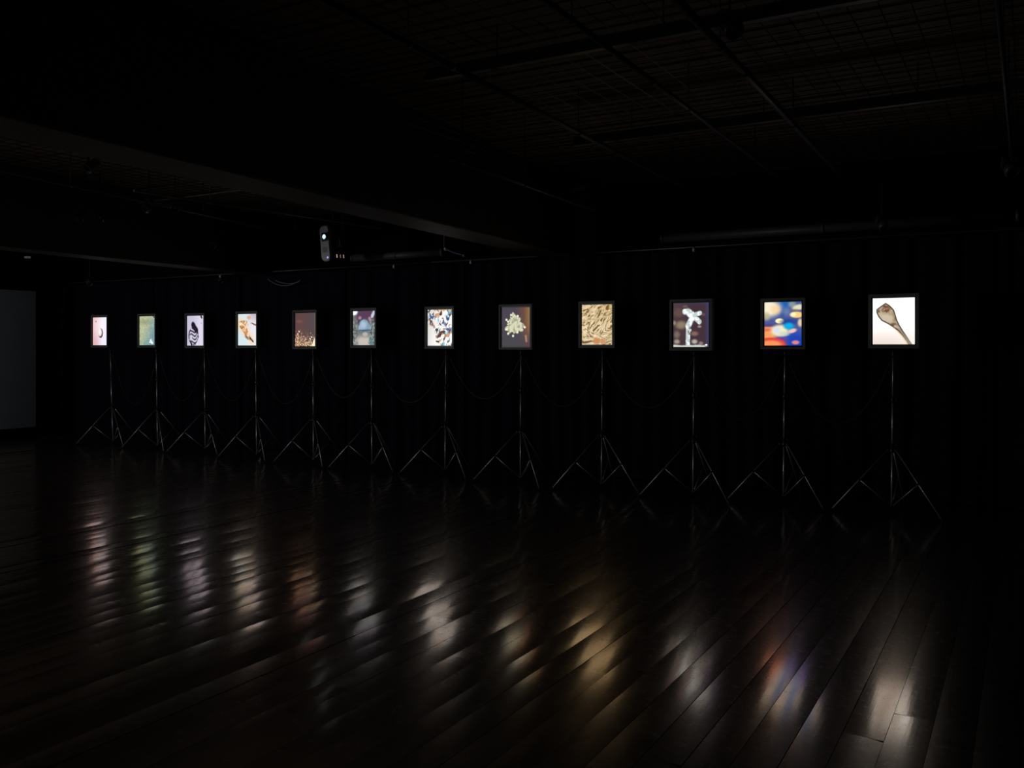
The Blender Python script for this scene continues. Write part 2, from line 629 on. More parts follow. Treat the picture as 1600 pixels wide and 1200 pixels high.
# cross rails, parallel to the row
for (pxa, pya, H, lab, uoff) in ((870, 87, 1.53, 'flat cross rail under the ceiling at the very top of the picture', 0),
                                 (1160, 193, 1.53, 'flat cross rail under the ceiling crossing the longest pipe', 0)):
    q = T(pxa, pya, H)
    u = q.x * SP + q.y * CP
    r_ = empty('cross_rail', W(-3, u, CAM_H + H))
    tag(r_, lab, 'rail')
    a, b = local(r_, [W(-3.0, u, CAM_H + H), W(1.8, u, CAM_H + H)])
    MB().obox((a + b) / 2, (b - a) / 2, uv_ * 0.022, zv * 0.011).build('flange', M['pipe'], r_)
    MB().obox((a + b) / 2 + zv * 0.035, (b - a) / 2, uv_ * 0.004, zv * 0.026).build('web', M['pipe'], r_)
    for i in range(5):
        c = a + (b - a) * ((i + 0.5) / 5)
        MB().tube(c + zv * 0.05, Vector((c.x, c.y, CEIL - CAM_H - H - 0.03)), 0.004, n=6).build('hanger', M['lamp_body'], r_)
# rail down the far side of the room near the frame edge
ceiling_pipe('lighting_rail', W(-0.10, 2.6, CAM_H + 1.3), W(-0.10, 7.9, CAM_H + 1.3), 0.011,
             'dark rail running straight towards the corner above the tallest white picture', 'rail', hangers=4, m='lamp_body')

# thin rails left of the deep beam
ceiling_pipe('lighting_pipe', *ext(270, 325, 440, 362, 1.38, 2.2, 1.2), 0.011, 'thin rail under the ceiling above the third and fourth pictures', 'pipe', hangers=3)
ceiling_pipe('lighting_pipe', *ext(300, 368, 365, 380, 1.38, 1.6, 0), 0.011, 'short thin rail close to the wooden beam edge', 'pipe', hangers=2)
ceiling_pipe('lighting_pipe', *ext(440, 333, 597, 357, 1.25, 1.5, 0), 0.011, 'thin rail under the ceiling just above the projector', 'pipe', hangers=2)
q = T(300, 305, 1.52)
u = q.x * SP + q.y * CP
r_ = empty('cross_rail', W(-9.5, u, CAM_H + 1.52))
tag(r_, 'short cross rail between the two wooden beams', 'rail')
a, b = local(r_, [W(-8.9, u, CAM_H + 1.52), W(-5.2, u, CAM_H + 1.52)])
MB().obox((a + b) / 2, (b - a) / 2, uv_ * 0.022, zv * 0.011).build('flange', M['pipe'], r_)
for i in range(4):
    c = a + (b - a) * ((i + 0.5) / 4)
    MB().tube(c + zv * 0.01, Vector((c.x, c.y, CEIL - CAM_H - 1.52 - 0.03)), 0.004, n=6).build('hanger', M['lamp_body'], r_)


# ---- small unlit spotlights
def spotlight(px, py, H, yaw, label, top=None, s=1.0, group=None):
    q = T(px, py, H)
    r = empty('spotlight', q)
    tag(r, label, 'spotlight', group)
    d = Vector((math.sin(yaw), -math.cos(yaw), -0.9)).normalized()
    MB().lathe(-d * 0.07 * s, d, [(0, 0.018 * s), (0.012 * s, 0.034 * s), (0.07 * s, 0.036 * s), (0.075 * s, 0.042 * s), (0.13 * s, 0.046 * s), (0.131 * s, 0.040 * s), (0.10 * s, 0.034 * s)], 16).build('housing', M['lamp_body'], r, smooth=True)
    MB().lathe(-d * 0.07 * s + d * 0.085 * s, d, [(0, 0.036 * s), (0.012 * s, 0.030 * s), (0.016 * s, 0.004 * s)], 16).build('reflector', M['screwhead'], r, smooth=True)
    sd = Vector((d.y, -d.x, 0)).normalized()
    mb = MB()
    for s_ in (-1, 1):
        mb.obox(sd * 0.047 * s * s_ + Vector((0, 0, 0.03 * s)), sd * 0.002, Vector((0, 0, 1)).cross(sd) * 0.008, zv * 0.04 * s)
    mb.obox(Vector((0, 0, 0.07 * s)), sd * 0.049 * s, Vector((0, 0, 1)).cross(sd) * 0.008, zv * 0.002)
    mb.build('yoke', M['lamp_body'], r)
    zt = (top or CEIL - 0.03) - q.z
    MB().tube((0, 0, 0.07 * s), (0, 0, zt), 0.005, n=6).build('stem', M['lamp_body'], r)


spotlight(144, 258, 1.50, -0.5, 'small unlit spotlight hanging farthest up beside the deep beam')
spotlight(156, 338, 1.30, 0.3, 'small unlit spotlight on a long stem above the first picture')
spotlight(128, 338, 1.32, -0.9, 'small unlit spotlight pointing aside next to the long-stemmed one')
spotlight(273, 322, 1.36, 0.4, 'small unlit spotlight above the third picture under the short cross rail')
spotlight(233, 322, 1.36, -0.5, 'small unlit spotlight beside the short cross rail end')
spotlight(332, 379, 1.20, 0.4, 'small unlit spotlight below the short thin rail')
spotlight(95, 28, 1.50, 0.2, 'small unlit spotlight hanging alone in the upper corner of the room')
spotlight(1140, 40, 1.48, 0.3, 'small unlit spotlight hanging between the longest pipe and the top cross rail')
spotlight(1378, 350, 1.02, 0.2, 'small unlit spotlight just under the long duct')
spotlight(1030, 402, 0.95, -0.8, 'larger dark spotlight beside the start of the long duct', s=1.7)
spotlight(1577, 262, 1.18, 0.0, 'small unlit spotlight at the end of the dark corner rail')
spotlight(140, 440, 0.90, 0.5, 'small unlit spotlight below the far beam above the first picture', s=0.9)
spotlight(345, 437, 0.93, 0.4, 'small pale spotlight at the end of the far beam above the third picture', s=0.8)

# pale tag hanging under the far beam
q = TD(43, 402, 9.2)
r_ = empty('beam_label', q)
tag(r_, 'tiny pale rectangular label hanging under the far wooden beam', 'label')
MB().obox((0, 0, 0), (0.030, 0.006, 0), (0.001, -0.002, 0), (0, 0, 0.011)).build('card', M['white_plastic'], r_)
MB().tube((0, 0, 0.011), (0, 0, 0.06), 0.002, n=5).build('string', M['cable'], r_)

# ------------------------------------------------------------------ projector, hung on its side
PD = 10.6
pq = TD(520, 381, PD)
pj = empty('projector', pq)
tag(pj, 'pale projector mounted on its side under the ceiling with glowing lens', 'projector')
th = math.radians(23.4)
fn = Vector((-0.42, -0.905, -0.06)).normalized()
sd = fn.cross(zv).normalized()           # towards the photo's left
if sd.x > 0:
    sd = -sd
roll = math.radians(5)
up_ = (zv * math.cos(roll) + sd * math.sin(roll)).normalized()
sd2 = up_.cross(fn).normalized()
if sd2.x > 0:
    sd2 = -sd2
HT, TH, DP = 0.215, 0.062, 0.16          # half height, half thickness, half depth


def pj_round(zc, hh, tt, dd, n=5, rad=0.045):
    vs, fs = [], []
    prof = []
    for (cx, cz, a0) in ((tt - rad, hh - rad, 0), (-tt + rad, hh - rad, 90), (-tt + rad, -hh + rad, 180), (tt - rad, -hh + rad, 270)):
        for k in range(n + 1):
            w = math.radians(a0 + 90 * k / n)
            prof.append((cx + rad * math.cos(w), cz + rad * math.sin(w)))
    m = len(prof)
    for s_, sc in ((dd, 0.93), (dd - 0.02, 1.0), (-dd + 0.02, 1.0), (-dd, 0.95)):
        for (x, z) in prof:
            vs.append(sd2 * x * sc + up_ * z * sc + fn * s_)
    for j in range(3):
        for i in range(m):
            fs.append((j * m + i, j * m + (i + 1) % m, (j + 1) * m + (i + 1) % m, (j + 1) * m + i))
    fs.append(tuple(range(m - 1, -1, -1)))
    fs.append(tuple(range(3 * m, 4 * m)))
    return MB().add(vs, fs)


front = pj_round(0, HT, TH, 0.03).v
mb = pj_round(0, HT, TH, 0.03)
mb.v = [tuple(Vector(v) + fn * (DP - 0.03)) for v in mb.v]
mb.build('front_panel', M['white_plastic'], pj, smooth=True)
mb = pj_round(0, HT * 0.985, TH * 0.97, DP - 0.03)
mb.v = [tuple(Vector(v) - fn * 0.031) for v in mb.v]
mb.build('casing', M['plastic'], pj, smooth=True)
lc = fn * DP + up_ * 0.075 - sd2 * 0.012
MB().obox(lc, sd2 * 0.046, up_ * 0.052, fn * 0.004).build('lens_recess', mat('teal_black_plastic', (0.004, 0.012, 0.016), 0.3), pj)
MB().lathe(lc + fn * 0.002, fn, [(0, 0.036), (0.022, 0.034), (0.024, 0.029), (0.012, 0.028)], 20).build('lens_barrel', M['plastic'], pj, smooth=True)
MB().lathe(lc + fn * 0.010, fn, [(0, 0.030), (0.008, 0.026), (0.013, 0.014), (0.015, 0.001)], 20).build('lens', emis('lens_light', (0.62, 0.86, 1.0, 1), 1.25), pj, smooth=True)
for k in range(5):
    MB().obox(fn * DP + up_ * (-0.05 - k * 0.013), sd2 * 0.035, up_ * 0.003, fn * 0.0025).build('vent_slat', M['lamp_body'], pj)
MB().lathe(fn * DP - up_ * 0.172 - sd2 * 0.03, fn, [(0, 0.012), (0.004, 0.011), (0.006, 0.004)], 12).build('purple_glint', emis('glint_emission', (0.6, 0.3, 1.0, 1), 0.9), pj)  # purple glint below the lens, put in as a small glowing disc
# lamp-lit vents on the bottom rear edge
for k, off in enumerate((0.02, -0.05, -0.115)):
    c = -sd2 * (TH * 0.97 + 0.001) - up_ * 0.155 + fn * off
    MB().obox(c, sd2 * 0.002, up_ * 0.020, fn * 0.006).build('exhaust_slot', emis('lamp_leak', (1.0, 0.72, 0.66, 1), (0.5, 0.16, 0.35)[k]), pj)
MB().obox(-sd2 * (TH + 0.04) - fn * 0.02, sd2 * 0.04, up_ * 0.05, fn * 0.07).build('mount_plate', M['lamp_body'], pj, bevel=0.004)
a = -sd2 * (TH + 0.07) - fn * 0.02
MB().tube(a, Vector((a.x, a.y, CEIL - pq.z - 0.03)), 0.018, n=10).build('mount_pole', M['lamp_body'], pj, smooth=True)
mb = MB().path([-fn * DP + up_ * -0.1, -fn * (DP + 0.08) + up_ * -0.06, -fn * (DP + 0.1) + up_ * 0.12, Vector((a.x, a.y, 0.5))], 0.005)
mb.build('cable', M['cable'], pj, smooth=True)


def cat_curve(a, b, sag, n=18):
    a, b = Vector(a), Vector(b)
    return [a.lerp(b, i / n) - zv * sag * 4 * (i / n) * (1 - i / n) for i in range(n + 1)]


# sagging cables left of the projector
for (x0, y0, x1, y1, sg, lab) in ((418, 436, 470, 437, 0.085, 'lower sagging cable left of the projector above the curtain'),
                                  (430, 438, 468, 440, 0.035, 'upper sagging cable left of the projector above the curtain')):
    pa, pb = TD(x0, y0, 12.0), TD(x1, y1, 11.7)
    o = MB().path([v - pa for v in cat_curve(pa, pb, sg)], 0.006).build('hanging_cable', M['pale_cable'], None, smooth=True)
    o.location = pa
    tag(o, lab, 'cable')
# clamp with a blue cable at the end of the duct
ca = TD(694, 386, 9.6)
r_ = empty('cable_clamp', ca)
tag(r_, 'small metal clamp with blue cable at the end of the short duct', 'clamp')
MB().lathe((0, 0, -0.01), (0.5, 0.1, -0.35), [(0, 0.010), (0.01, 0.018), (0.03, 0.018), (0.04, 0.009)], 10).build('jaw', M['tin'], r_, smooth=True)
pb = TD(723, 398, 9.5) - ca
MB().path(cat_curve((0.02, 0, -0.02), pb, 0.01, 8), 0.009).build('cable', M['blue_cable'], r_, smooth=True)
MB().lathe(pb, (0.4, 0, -0.3), [(0, 0.012), (0.02, 0.018), (0.03, 0.01)], 10).build('plug', M['pale_cable'], r_, smooth=True)
MB().tube((0, 0, 0.0), (0, 0, CEIL - ca.z - 0.03), 0.005, n=6).build('stem', M['lamp_body'], r_)

# ------------------------------------------------------------------ pictures on the screens
def hash2(ix, iy, s):
    v = np.sin(ix * 127.1 + iy * 311.7 + s * 74.7) * 43758.5453
    return v - np.floor(v)


def vnoise(x, y, s=0):
    xi, yi = np.floor(x), np.floor(y)
    xf, yf = x - xi, y - yi
    xf, yf = xf * xf * (3 - 2 * xf), yf * yf * (3 - 2 * yf)
    a, b = hash2(xi, yi, s), hash2(xi + 1, yi, s)
    c, d = hash2(xi, yi + 1, s), hash2(xi + 1, yi + 1, s)
    return (a * (1 - xf) + b * xf) * (1 - yf) + (c * (1 - xf) + d * xf) * yf


def fbm(x, y, s=0, o=4):
    t, a, n = 0, 0.5, 0
    for k in range(o):
        t = t + a * vnoise(x * 2 ** k, y * 2 ** k, s + k)
        n += a
        a *= 0.55
    return t / n


def ss(a, b, x):
    t = np.clip((x - a) / (b - a), 0, 1)
    return t * t * (3 - 2 * t)


def mix(c, d, t):
    t = np.asarray(t)[..., None]
    return c * (1 - t) + np.array(d, float) * t if not isinstance(d, np.ndarray) or d.ndim == 1 else c * (1 - t) + d * t


def ell(x, y, cx, cy, rx, ry, soft=0.25, rot=0.0):
    c, s = math.cos(rot), math.sin(rot)
    dx, dy = x - cx, y - cy
    a, b = (dx * c + dy * s) / rx, (-dx * s + dy * c) / ry
    return 1 - ss(1 - soft, 1 + soft, np.sqrt(a * a + b * b))


def seg(x, y, x0, y0, x1, y1, r, soft=0.3):
    dx, dy = x1 - x0, y1 - y0
    t = np.clip(((x - x0) * dx + (y - y0) * dy) / (dx * dx + dy * dy), 0, 1)
    d = np.hypot(x - x0 - t * dx, y - y0 - t * dy)
    return 1 - ss(1 - soft, 1 + soft, d / r)


def poly_sd(x, y, pts):
    """signed distance to a polygon, negative inside"""
    d = np.full(x.shape, 1e9)
    inside = np.zeros(x.shape, bool)
    n = len(pts)
    for i in range(n):
        x0, y0 = pts[i]
        x1, y1 = pts[(i + 1) % n]
        dx, dy = x1 - x0, y1 - y0
        t = np.clip(((x - x0) * dx + (y - y0) * dy) / (dx * dx + dy * dy), 0, 1)
        d = np.minimum(d, np.hypot(x - x0 - t * dx, y - y0 - t * dy))
        cond = ((y0 > y) != (y1 > y)) & (x < (x1 - x0) * (y - y0) / (y1 - y0 + 1e-12) + x0)
        inside ^= cond
    return np.where(inside, -d, d)


def flat(x, col):
    return np.zeros(x.shape + (3,)) + np.array(col, float)


def pic1(x, y):
    c = mix(flat(x, (224, 176, 182)), (226, 220, 238), ss(0.05, 0.75, x))
    c = mix(c, (238, 224, 224), 0.6 * ell(x, y, 0.4, 0.3, 0.5, 0.35, 0.9))
    c = mix(c, (255, 200, 180), ss(0.08, 0.0, x) * 0.6)
    c = mix(c, (60, 38, 38), ell(x, y, 0.56, 0.57, 0.165, 0.165, 0.12))
    c = mix(c, (228, 208, 200), ell(x, y, 0.515, 0.545, 0.145, 0.145, 0.14))
    c = mix(c, (240, 235, 235), ell(x, y, 0.5, 0.52, 0.07, 0.1, 0.5))
    c = mix(c, (120, 70, 80), 0.9 * ell(x, y, 0.22, 0.145, 0.045, 0.022, 0.3, -0.5))
    return c


def pic2(x, y):
    n = fbm(x * 9, y * 16, 3)
    c = mix(flat(x, (184, 190, 150)), (112, 152, 164), ss(0.35, 1.25, x * 0.75 + y * 0.6 + 0.25 * (n - 0.5)))
    c = c * (0.82 + 0.36 * fbm(x * 30, y * 46, 8, 3))[..., None]
    c = c * (1 - 0.14 * ell(x, y, 0.35, 0.2, 0.35, 0.1, 0.8))[..., None]
    c = mix(c, (205, 225, 215), 0.6 * ss(0.955, 1.0, x))
    for (a, b, r) in ((0.8, 0.9, 0.05), (0.72, 0.84, 0.028), (0.68, 0.9, 0.025), (0.86, 0.93, 0.03), (0.78, 0.81, 0.02)):
        c = mix(c, (245, 248, 245), ell(x, y, a, b, r * 1.3, r, 0.5))
    c = mix(c, (30, 50, 50), ell(x, y, 0.94, 0.025, 0.06, 0.022, 0.3, 0.5))
    return c


def pic3(x, y):
    c = mix(flat(x, (196, 190, 212)), (215, 208, 228), ss(0.2, 1.0, x + 0.3 * y))
    body = ell(x, y, 0.40, 0.68, 0.31, 0.30, 0.1, 0.1)
    st = np.sin((y * 1.0 + x * 0.5 + 0.12 * np.sin(x * 9)) * 52 + 5 * fbm(x * 5, y * 5, 4))
    c = mix(c, (38, 34, 52), body * ss(-0.05, 0.35, st) * ss(0.30, 0.42, fbm(x * 11, y * 11, 6)))
    rim = body * (1 - ell(x, y, 0.40, 0.68, 0.26, 0.255, 0.1, 0.1))
    c = mix(c, (40, 36, 56), rim * ss(0.4, 0.5, fbm(x * 14, y * 14, 2)))
    head = np.maximum(seg(x, y, 0.36, 0.30, 0.42, 0.34, 0.10), seg(x, y, 0.42, 0.36, 0.58, 0.49, 0.095))
    c = mix(c, (24, 20, 36), head * ss(0.18, 0.3, fbm(x * 16, y * 16, 9)))
    c = mix(c, (30, 26, 42), seg(x, y, 0.24, 0.9, 0.28, 0.97, 0.04))
    c = mix(c, (30, 26, 42), seg(x, y, 0.85, 0.02, 0.9, 0.07, 0.035))
    c = mix(c, (90, 84, 110), ell(x, y, 0.87, 0.25, 0.02, 0.015))
    return c


def pic4(x, y):
    c = mix(flat(x, (202, 220, 226)), (222, 218, 226), ss(0.2, 0.9, x))
    c = mix(c, (190, 172, 192), 0.8 * ss(0.35, 0.0, y) * ss(0.4, 0.9, x))
    n = fbm(x * 8, y * 10, 5)
    halo = np.maximum(seg(x, y, 0.15, 0.3, 0.45, 0.55, 0.2, 0.6), seg(x, y, 0.4, 0.45, 0.75, 0.85, 0.14, 0.6))
    c = mix(c, (240, 208, 170), 0.75 * halo)
    f = np.maximum.reduce([seg(x, y, 0.14, 0.30, 0.5, 0.30, 0.085), seg(x, y, 0.16, 0.38, 0.42, 0.58, 0.075), seg(x, y, 0.42, 0.35, 0.45, 0.68, 0.085),
                           seg(x, y, 0.45, 0.58, 0.66, 0.76, 0.07), seg(x, y, 0.6, 0.28, 0.97, 0.35, 0.035)])
    c = mix(c, (216, 140, 70), f * ss(0.32, 0.55, n))
    c = mix(c, (120, 62, 34), f * ss(0.55, 0.68, fbm(x * 15, y * 18, 12)))
    c = mix(c, (246, 226, 200), f * ss(0.62, 0.7, fbm(x * 17, y * 20, 21)) * 0.9)
    c = mix(c, (60, 52, 60), seg(x, y, 0.66, 0.76, 0.84, 0.88, 0.028))
    c = mix(c, (96, 110, 120), 0.8 * seg(x, y, 0.45, 0.72, 0.55, 0.78, 0.04))
    c = mix(c, (110, 60, 50), seg(x, y, 0.78, 0.30, 1.0, 0.36, 0.018))
    c = mix(c, (230, 150, 80), 0.7 * ell(x, y, 0.6, 0.12, 0.1, 0.05, 0.7))
    return c


def pic5(x, y):
    c = mix(flat(x, (96, 66, 66)), (84, 68, 72), ss(0.2, 0.9, x))
    c = mix(c, (104, 62, 48), 0.7 * ss(0.45, 0.0, x) * ss(0.2, 1.0, y))
    c = mix(c, (128, 84, 66), 0.7 * ell(x, y, 0.2, 0.25, 0.16, 0.04, 0.7))
    c = mix(c, (74, 40, 54), ss(0.06, 0.0, x))
    dens = ss(0.35, 1.0, y + 0.15 * (0.5 - x))
    n = fbm(x * 34, y * 40, 7, 2)
    c = mix(c, (206, 156, 106), ss(0.86 - 0.36 * dens, 0.92 - 0.30 * dens, n) * ss(0.0, 0.2, dens))
    c = mix(c, (246, 214, 170), ss(0.86 - 0.3 * dens, 0.93 - 0.3 * dens, fbm(x * 42, y * 50, 17, 2)) * ss(0.1, 0.4, dens))
    for (a, b) in ((0.2, 0.56), (0.14, 0.63), (0.83, 0.73), (0.76, 0.78)):
        c = mix(c, (255, 240, 225), ell(x, y, a, b, 0.026, 0.02, 0.4))
    c = mix(c, (236, 220, 190), 1 - ss(0, 0.03, (1 - x) * 2.2 + (1 - y) * 0 - np.clip((y - 0.76), 0, 1) ** 0.6 * 0.85))
    return c


def pic6(x, y):
    n = fbm(x * 6, y * 9, 31)
    c = mix(flat(x, (128, 134, 122)), (92, 98, 114), n)
    c = mix(c, (196, 186, 178), ss(0.62, 0.85, y) * ell(x, y, 0.5, 0.9, 0.35, 0.3, 0.6))
    c = mix(c, (84, 50, 82), ss(0.42, 0.16, y + 0.12 * (n - 0.5)) * ss(0.0, 0.3, x))
    c = mix(c, (60, 44, 70), ell(x, y, 0.38, 0.33, 0.16, 0.12, 0.5) * 0.9)
    c = mix(c, (236, 232, 250), ell(x, y, 0.03, 0.02, 0.18, 0.10, 0.3))
    c = mix(c, (190, 196, 214), seg(x, y, 1.0, 0.0, 0.88, 0.16, 0.06))
    c = mix(c, (164, 138, 150), seg(x, y, 0.76, 0.22, 0.84, 0.30, 0.05))
    c = mix(c, (176, 132, 140), ell(x, y, 0.32, 0.2, 0.07, 0.05, 0.5))
    dome = np.maximum(ell(x, y, 0.53, 0.49, 0.29, 0.15, 0.14), ell(x, y, 0.50, 0.40, 0.21, 0.15, 0.2)) * ss(0.60, 0.56, y + 0.02 * np.sin(x * 14))
    c = mix(c, (148, 176, 198), dome)
    c = mix(c, (112, 140, 166), dome * ss(0.45, 0.65, fbm(x * 6, y * 8, 37)) * 0.6)
    c = mix(c, (196, 214, 228), 0.6 * ell(x, y, 0.5, 0.42, 0.12, 0.1, 0.7))
    c = mix(c, (50, 84, 104), seg(x, y, 0.3, 0.57, 0.9, 0.56, 0.022) * 0.85)
    c = mix(c, (200, 196, 190), ell(x, y, 0.56, 0.68, 0.13, 0.06, 0.3) * 0.7)
    c = mix(c, (22, 22, 28), ell(x, y, 0.84, 0.63, 0.045, 0.035, 0.2))
    sp = fbm(x * 22, y * 26, 44, 2)
    sides = np.maximum(ss(0.28, 0.1, x), ss(0.72, 0.9, x)) * ss(0.15, 0.3, y)
    c = mix(c, (66, 74, 60), sides * ss(0.55, 0.68, sp) * 0.85)
    c = mix(c, (200, 214, 200), sides * ss(0.42, 0.3, sp) * 0.5)
    c = mix(c, (30, 110, 116), ell(x, y, 0.84, 0.88, 0.12, 0.1, 0.6) * ss(0.4, 0.6, sp))
    return c


def pic7(x, y):
    c = mix(flat(x, (214, 210, 208)), (236, 232, 228), ss(0.1, 0.8, y * 0.3 + x))
    wgt = 0.92 * np.clip(ss(0.55, 0.42, y + 0.06 * np.sin(x * 12)) + ss(0.25, 0.45, x) * ss(0.5, 0.56, y) * ss(1.02, 0.9, y - 0.15 * x), 0, 1)
    a = fbm(x * 7 + y * 4, y * 7, 51, 3)
    b = fbm(x * 10 + y * 5, y * 8 + 4, 61, 3)
    c = mix(c, (206, 140, 92), wgt * ss(0.55, 0.64, a) * 0.9)
    c = mix(c, (60, 34, 34), wgt * ss(0.59, 0.66, b))
    c = mix(c, (36, 50, 112), wgt * ss(0.72, 0.50, y) * ss(0.62, 0.69, fbm(x * 6 + 3, y * 9 - x * 5, 71, 3)))
    c = mix(c, (120, 196, 226), wgt * ss(0.66, 0.74, fbm(x * 9 + 7, y * 9 + x * 3, 81, 2)) * 0.9)
    c = mix(c, (250, 246, 240), ss(0.06, 0.03, np.abs(x - 0.72)) * ss(0.45, 0.3, y) * 0.8)
    c = mix(c, (30, 26, 30), ell(x, y, 0.38, 0.56, 0.06, 0.04, 0.3) * 0.9)
    c = mix(c, (44, 34, 26), seg(x, y, 0.36, 0.88, 0.46, 0.90, 0.022))
    c = mix(c, (220, 150, 60), ss(0.05, 0.0, y) * ss(0.2, 0.5, x) * 0.7)
    return c


def pic8(x, y):
    c = mix(flat(x, (62, 50, 68)), (58, 52, 60), y)
    c = mix(c, (120, 68, 42), ss(0.5, 0.95, x + 0.12 * (0.4 - y)) * ss(1.05, 0.5, y) * 0.9)
    c = mix(c, (138, 112, 62), ss(0.78, 1.0, x) * ss(0.9, 0.2, y) * 0.8)
    c = mix(c, (96, 36, 36), ss(0.75, 1, x) * ss(0.8, 1.0, y) * 0.8)
    c = mix(c, (190, 140, 110), seg(x, y, 0.86, 0.74, 0.88, 0.86, 0.035, 0.7) * 0.8)
    r = np.hypot((x - 0.46) / 1.0, (y - 0.45) / 0.82)
    an = np.arctan2(y - 0.45, x - 0.46)
    lim = 0.285 + 0.055 * np.sin(an * 3 + 0.5) + 0.13 * (fbm(an * 3.2 + 10, r * 2, 91, 3) - 0.5) * 2 + 0.025 * np.cos(an * 11)
    m = ss(0.02, -0.02, r - lim)
    c = mix(c, (208, 208, 176), m)
    c = mix(c, (150, 148, 120), m * ss(0.5, 0.66, fbm(x * 16, y * 18, 95)) * 0.8)
    for (a, b) in ((0.16, 0.31), (0.33, 0.19), (0.82, 0.51), (0.15, 0.56), (0.40, 0.73), (0.22, 0.67), (0.22, 0.36), (0.57, 0.22), (0.56, 0.63)):
        c = mix(c, (222, 224, 196), ell(x, y, a, b, 0.04, 0.032, 0.35))
    return c


def pic9(x, y):
    n = fbm(x * 3, y * 4, 101)
    c = mix(flat(x, (206, 182, 132)), (226, 202, 160), n)
    c = mix(c, (232, 214, 178), ell(x, y, 0.42, 0.66, 0.3, 0.18, 0.9) * 0.7)
    c = mix(c, (200, 168, 96), ss(0.5, 1.0, x) * ss(0.4, 0.0, y) * 0.6)
    ang = 0.55 * np.sin(y * 5.5 + x * 1.6) + 0.4 * (n - 0.5)
    s1 = np.sin(ang) * x + np.cos(ang) * y
    r1 = np.cos(ang) * x - np.sin(ang) * y
    k = fbm(s1 * 36, r1 * 9, 111, 3)
    c = mix(c, (104, 74, 40), ss(0.56, 0.66, k) * 0.9)
    c = mix(c, (240, 226, 190), ss(0.42, 0.30, k) * 0.6)
    c = mix(c, (120, 92, 50), ss(0.62, 0.70, fbm(s1 * 56, r1 * 14, 121, 3)) * 0.7)
    c = mix(c, (210, 130, 76), ell(x, y, 0.49, 0.91, 0.11, 0.075, 0.3) * 0.85)
    c = mix(c, (216, 140, 90), ell(x, y, 0.70, 0.93, 0.09, 0.06, 0.4) * 0.8)
    c = mix(c, (230, 224, 205), ss(0.985, 1.0, y) * ss(0.55, 0.3, x) * 0.9)
    return c


def pic10(x, y):
    c = mix(flat(x, (66, 46, 56)), (62, 58, 96), ss(0.85, 1.0, x) + 0.5 * ss(0.08, 0, y))
    c = mix(c, (92, 76, 68), 0.6 * ss(0.5, 0.1, x) * fbm(x * 5, y * 5, 131))
    for (a, b, rx, ry, col, w) in ((0.22, 0.5, 0.15, 0.09, (150, 134, 104), 0.9), (0.1, 0.72, 0.08, 0.08, (140, 128, 112), 0.7), (0.15, 0.22, 0.16, 0.1, (108, 84, 74), 0.7),
                                   (0.60, 0.70, 0.1, 0.05, (150, 116, 100), 0.8), (0.60, 0.88, 0.08, 0.05, (196, 190, 170), 0.9), (0.1, 0.88, 0.08, 0.05, (186, 178, 150), 0.8),
                                   (0.74, 0.54, 0.05, 0.025, (190, 170, 160), 0.8), (0.78, 0.92, 0.06, 0.04, (170, 160, 150), 0.7), (0.02, 0.45, 0.05, 0.05, (170, 160, 150), 0.7),
                                   (0.34, 0.08, 0.07, 0.03, (120, 100, 92), 0.7), (0.85, 0.27, 0.05, 0.03, (120, 90, 90), 0.6)):
        c = mix(c, col, w * ell(x, y, a, b, rx, ry, 0.6))
    fig = np.maximum.reduce([seg(x, y, 0.32, 0.20, 0.42, 0.20, 0.065, 0.25), seg(x, y, 0.42, 0.21, 0.56, 0.30, 0.085, 0.25), seg(x, y, 0.56, 0.28, 0.76, 0.235, 0.05, 0.25),
                             seg(x, y, 0.58, 0.32, 0.74, 0.43, 0.06, 0.25), seg(x, y, 0.56, 0.30, 0.42, 0.52, 0.075, 0.25), seg(x, y, 0.42, 0.54, 0.41, 0.95, 0.06, 0.2),
                             ell(x, y, 0.48, 0.62, 0.04, 0.03, 0.3)])
    c = mix(c, (190, 204, 204), fig)
    c = mix(c, (232, 238, 236), fig * ss(0.45, 0.6, fbm(x * 14, y * 14, 141)) * 0.9)
    c = mix(c, (110, 112, 104), fig * ss(0.60, 0.68, fbm(x * 24, y * 24, 151)) * ss(0.5, 0.6, y))
    c = mix(c, (200, 206, 198), ss(0.94, 0.975, y + 0.05 * (fbm(x * 12, y * 3, 157) - 0.5)) * ss(1.0, 0.85, x))
    c = mix(c, (240, 244, 240), ell(x, y, 0.93, 0.955, 0.03, 0.018, 0.3))
    return c


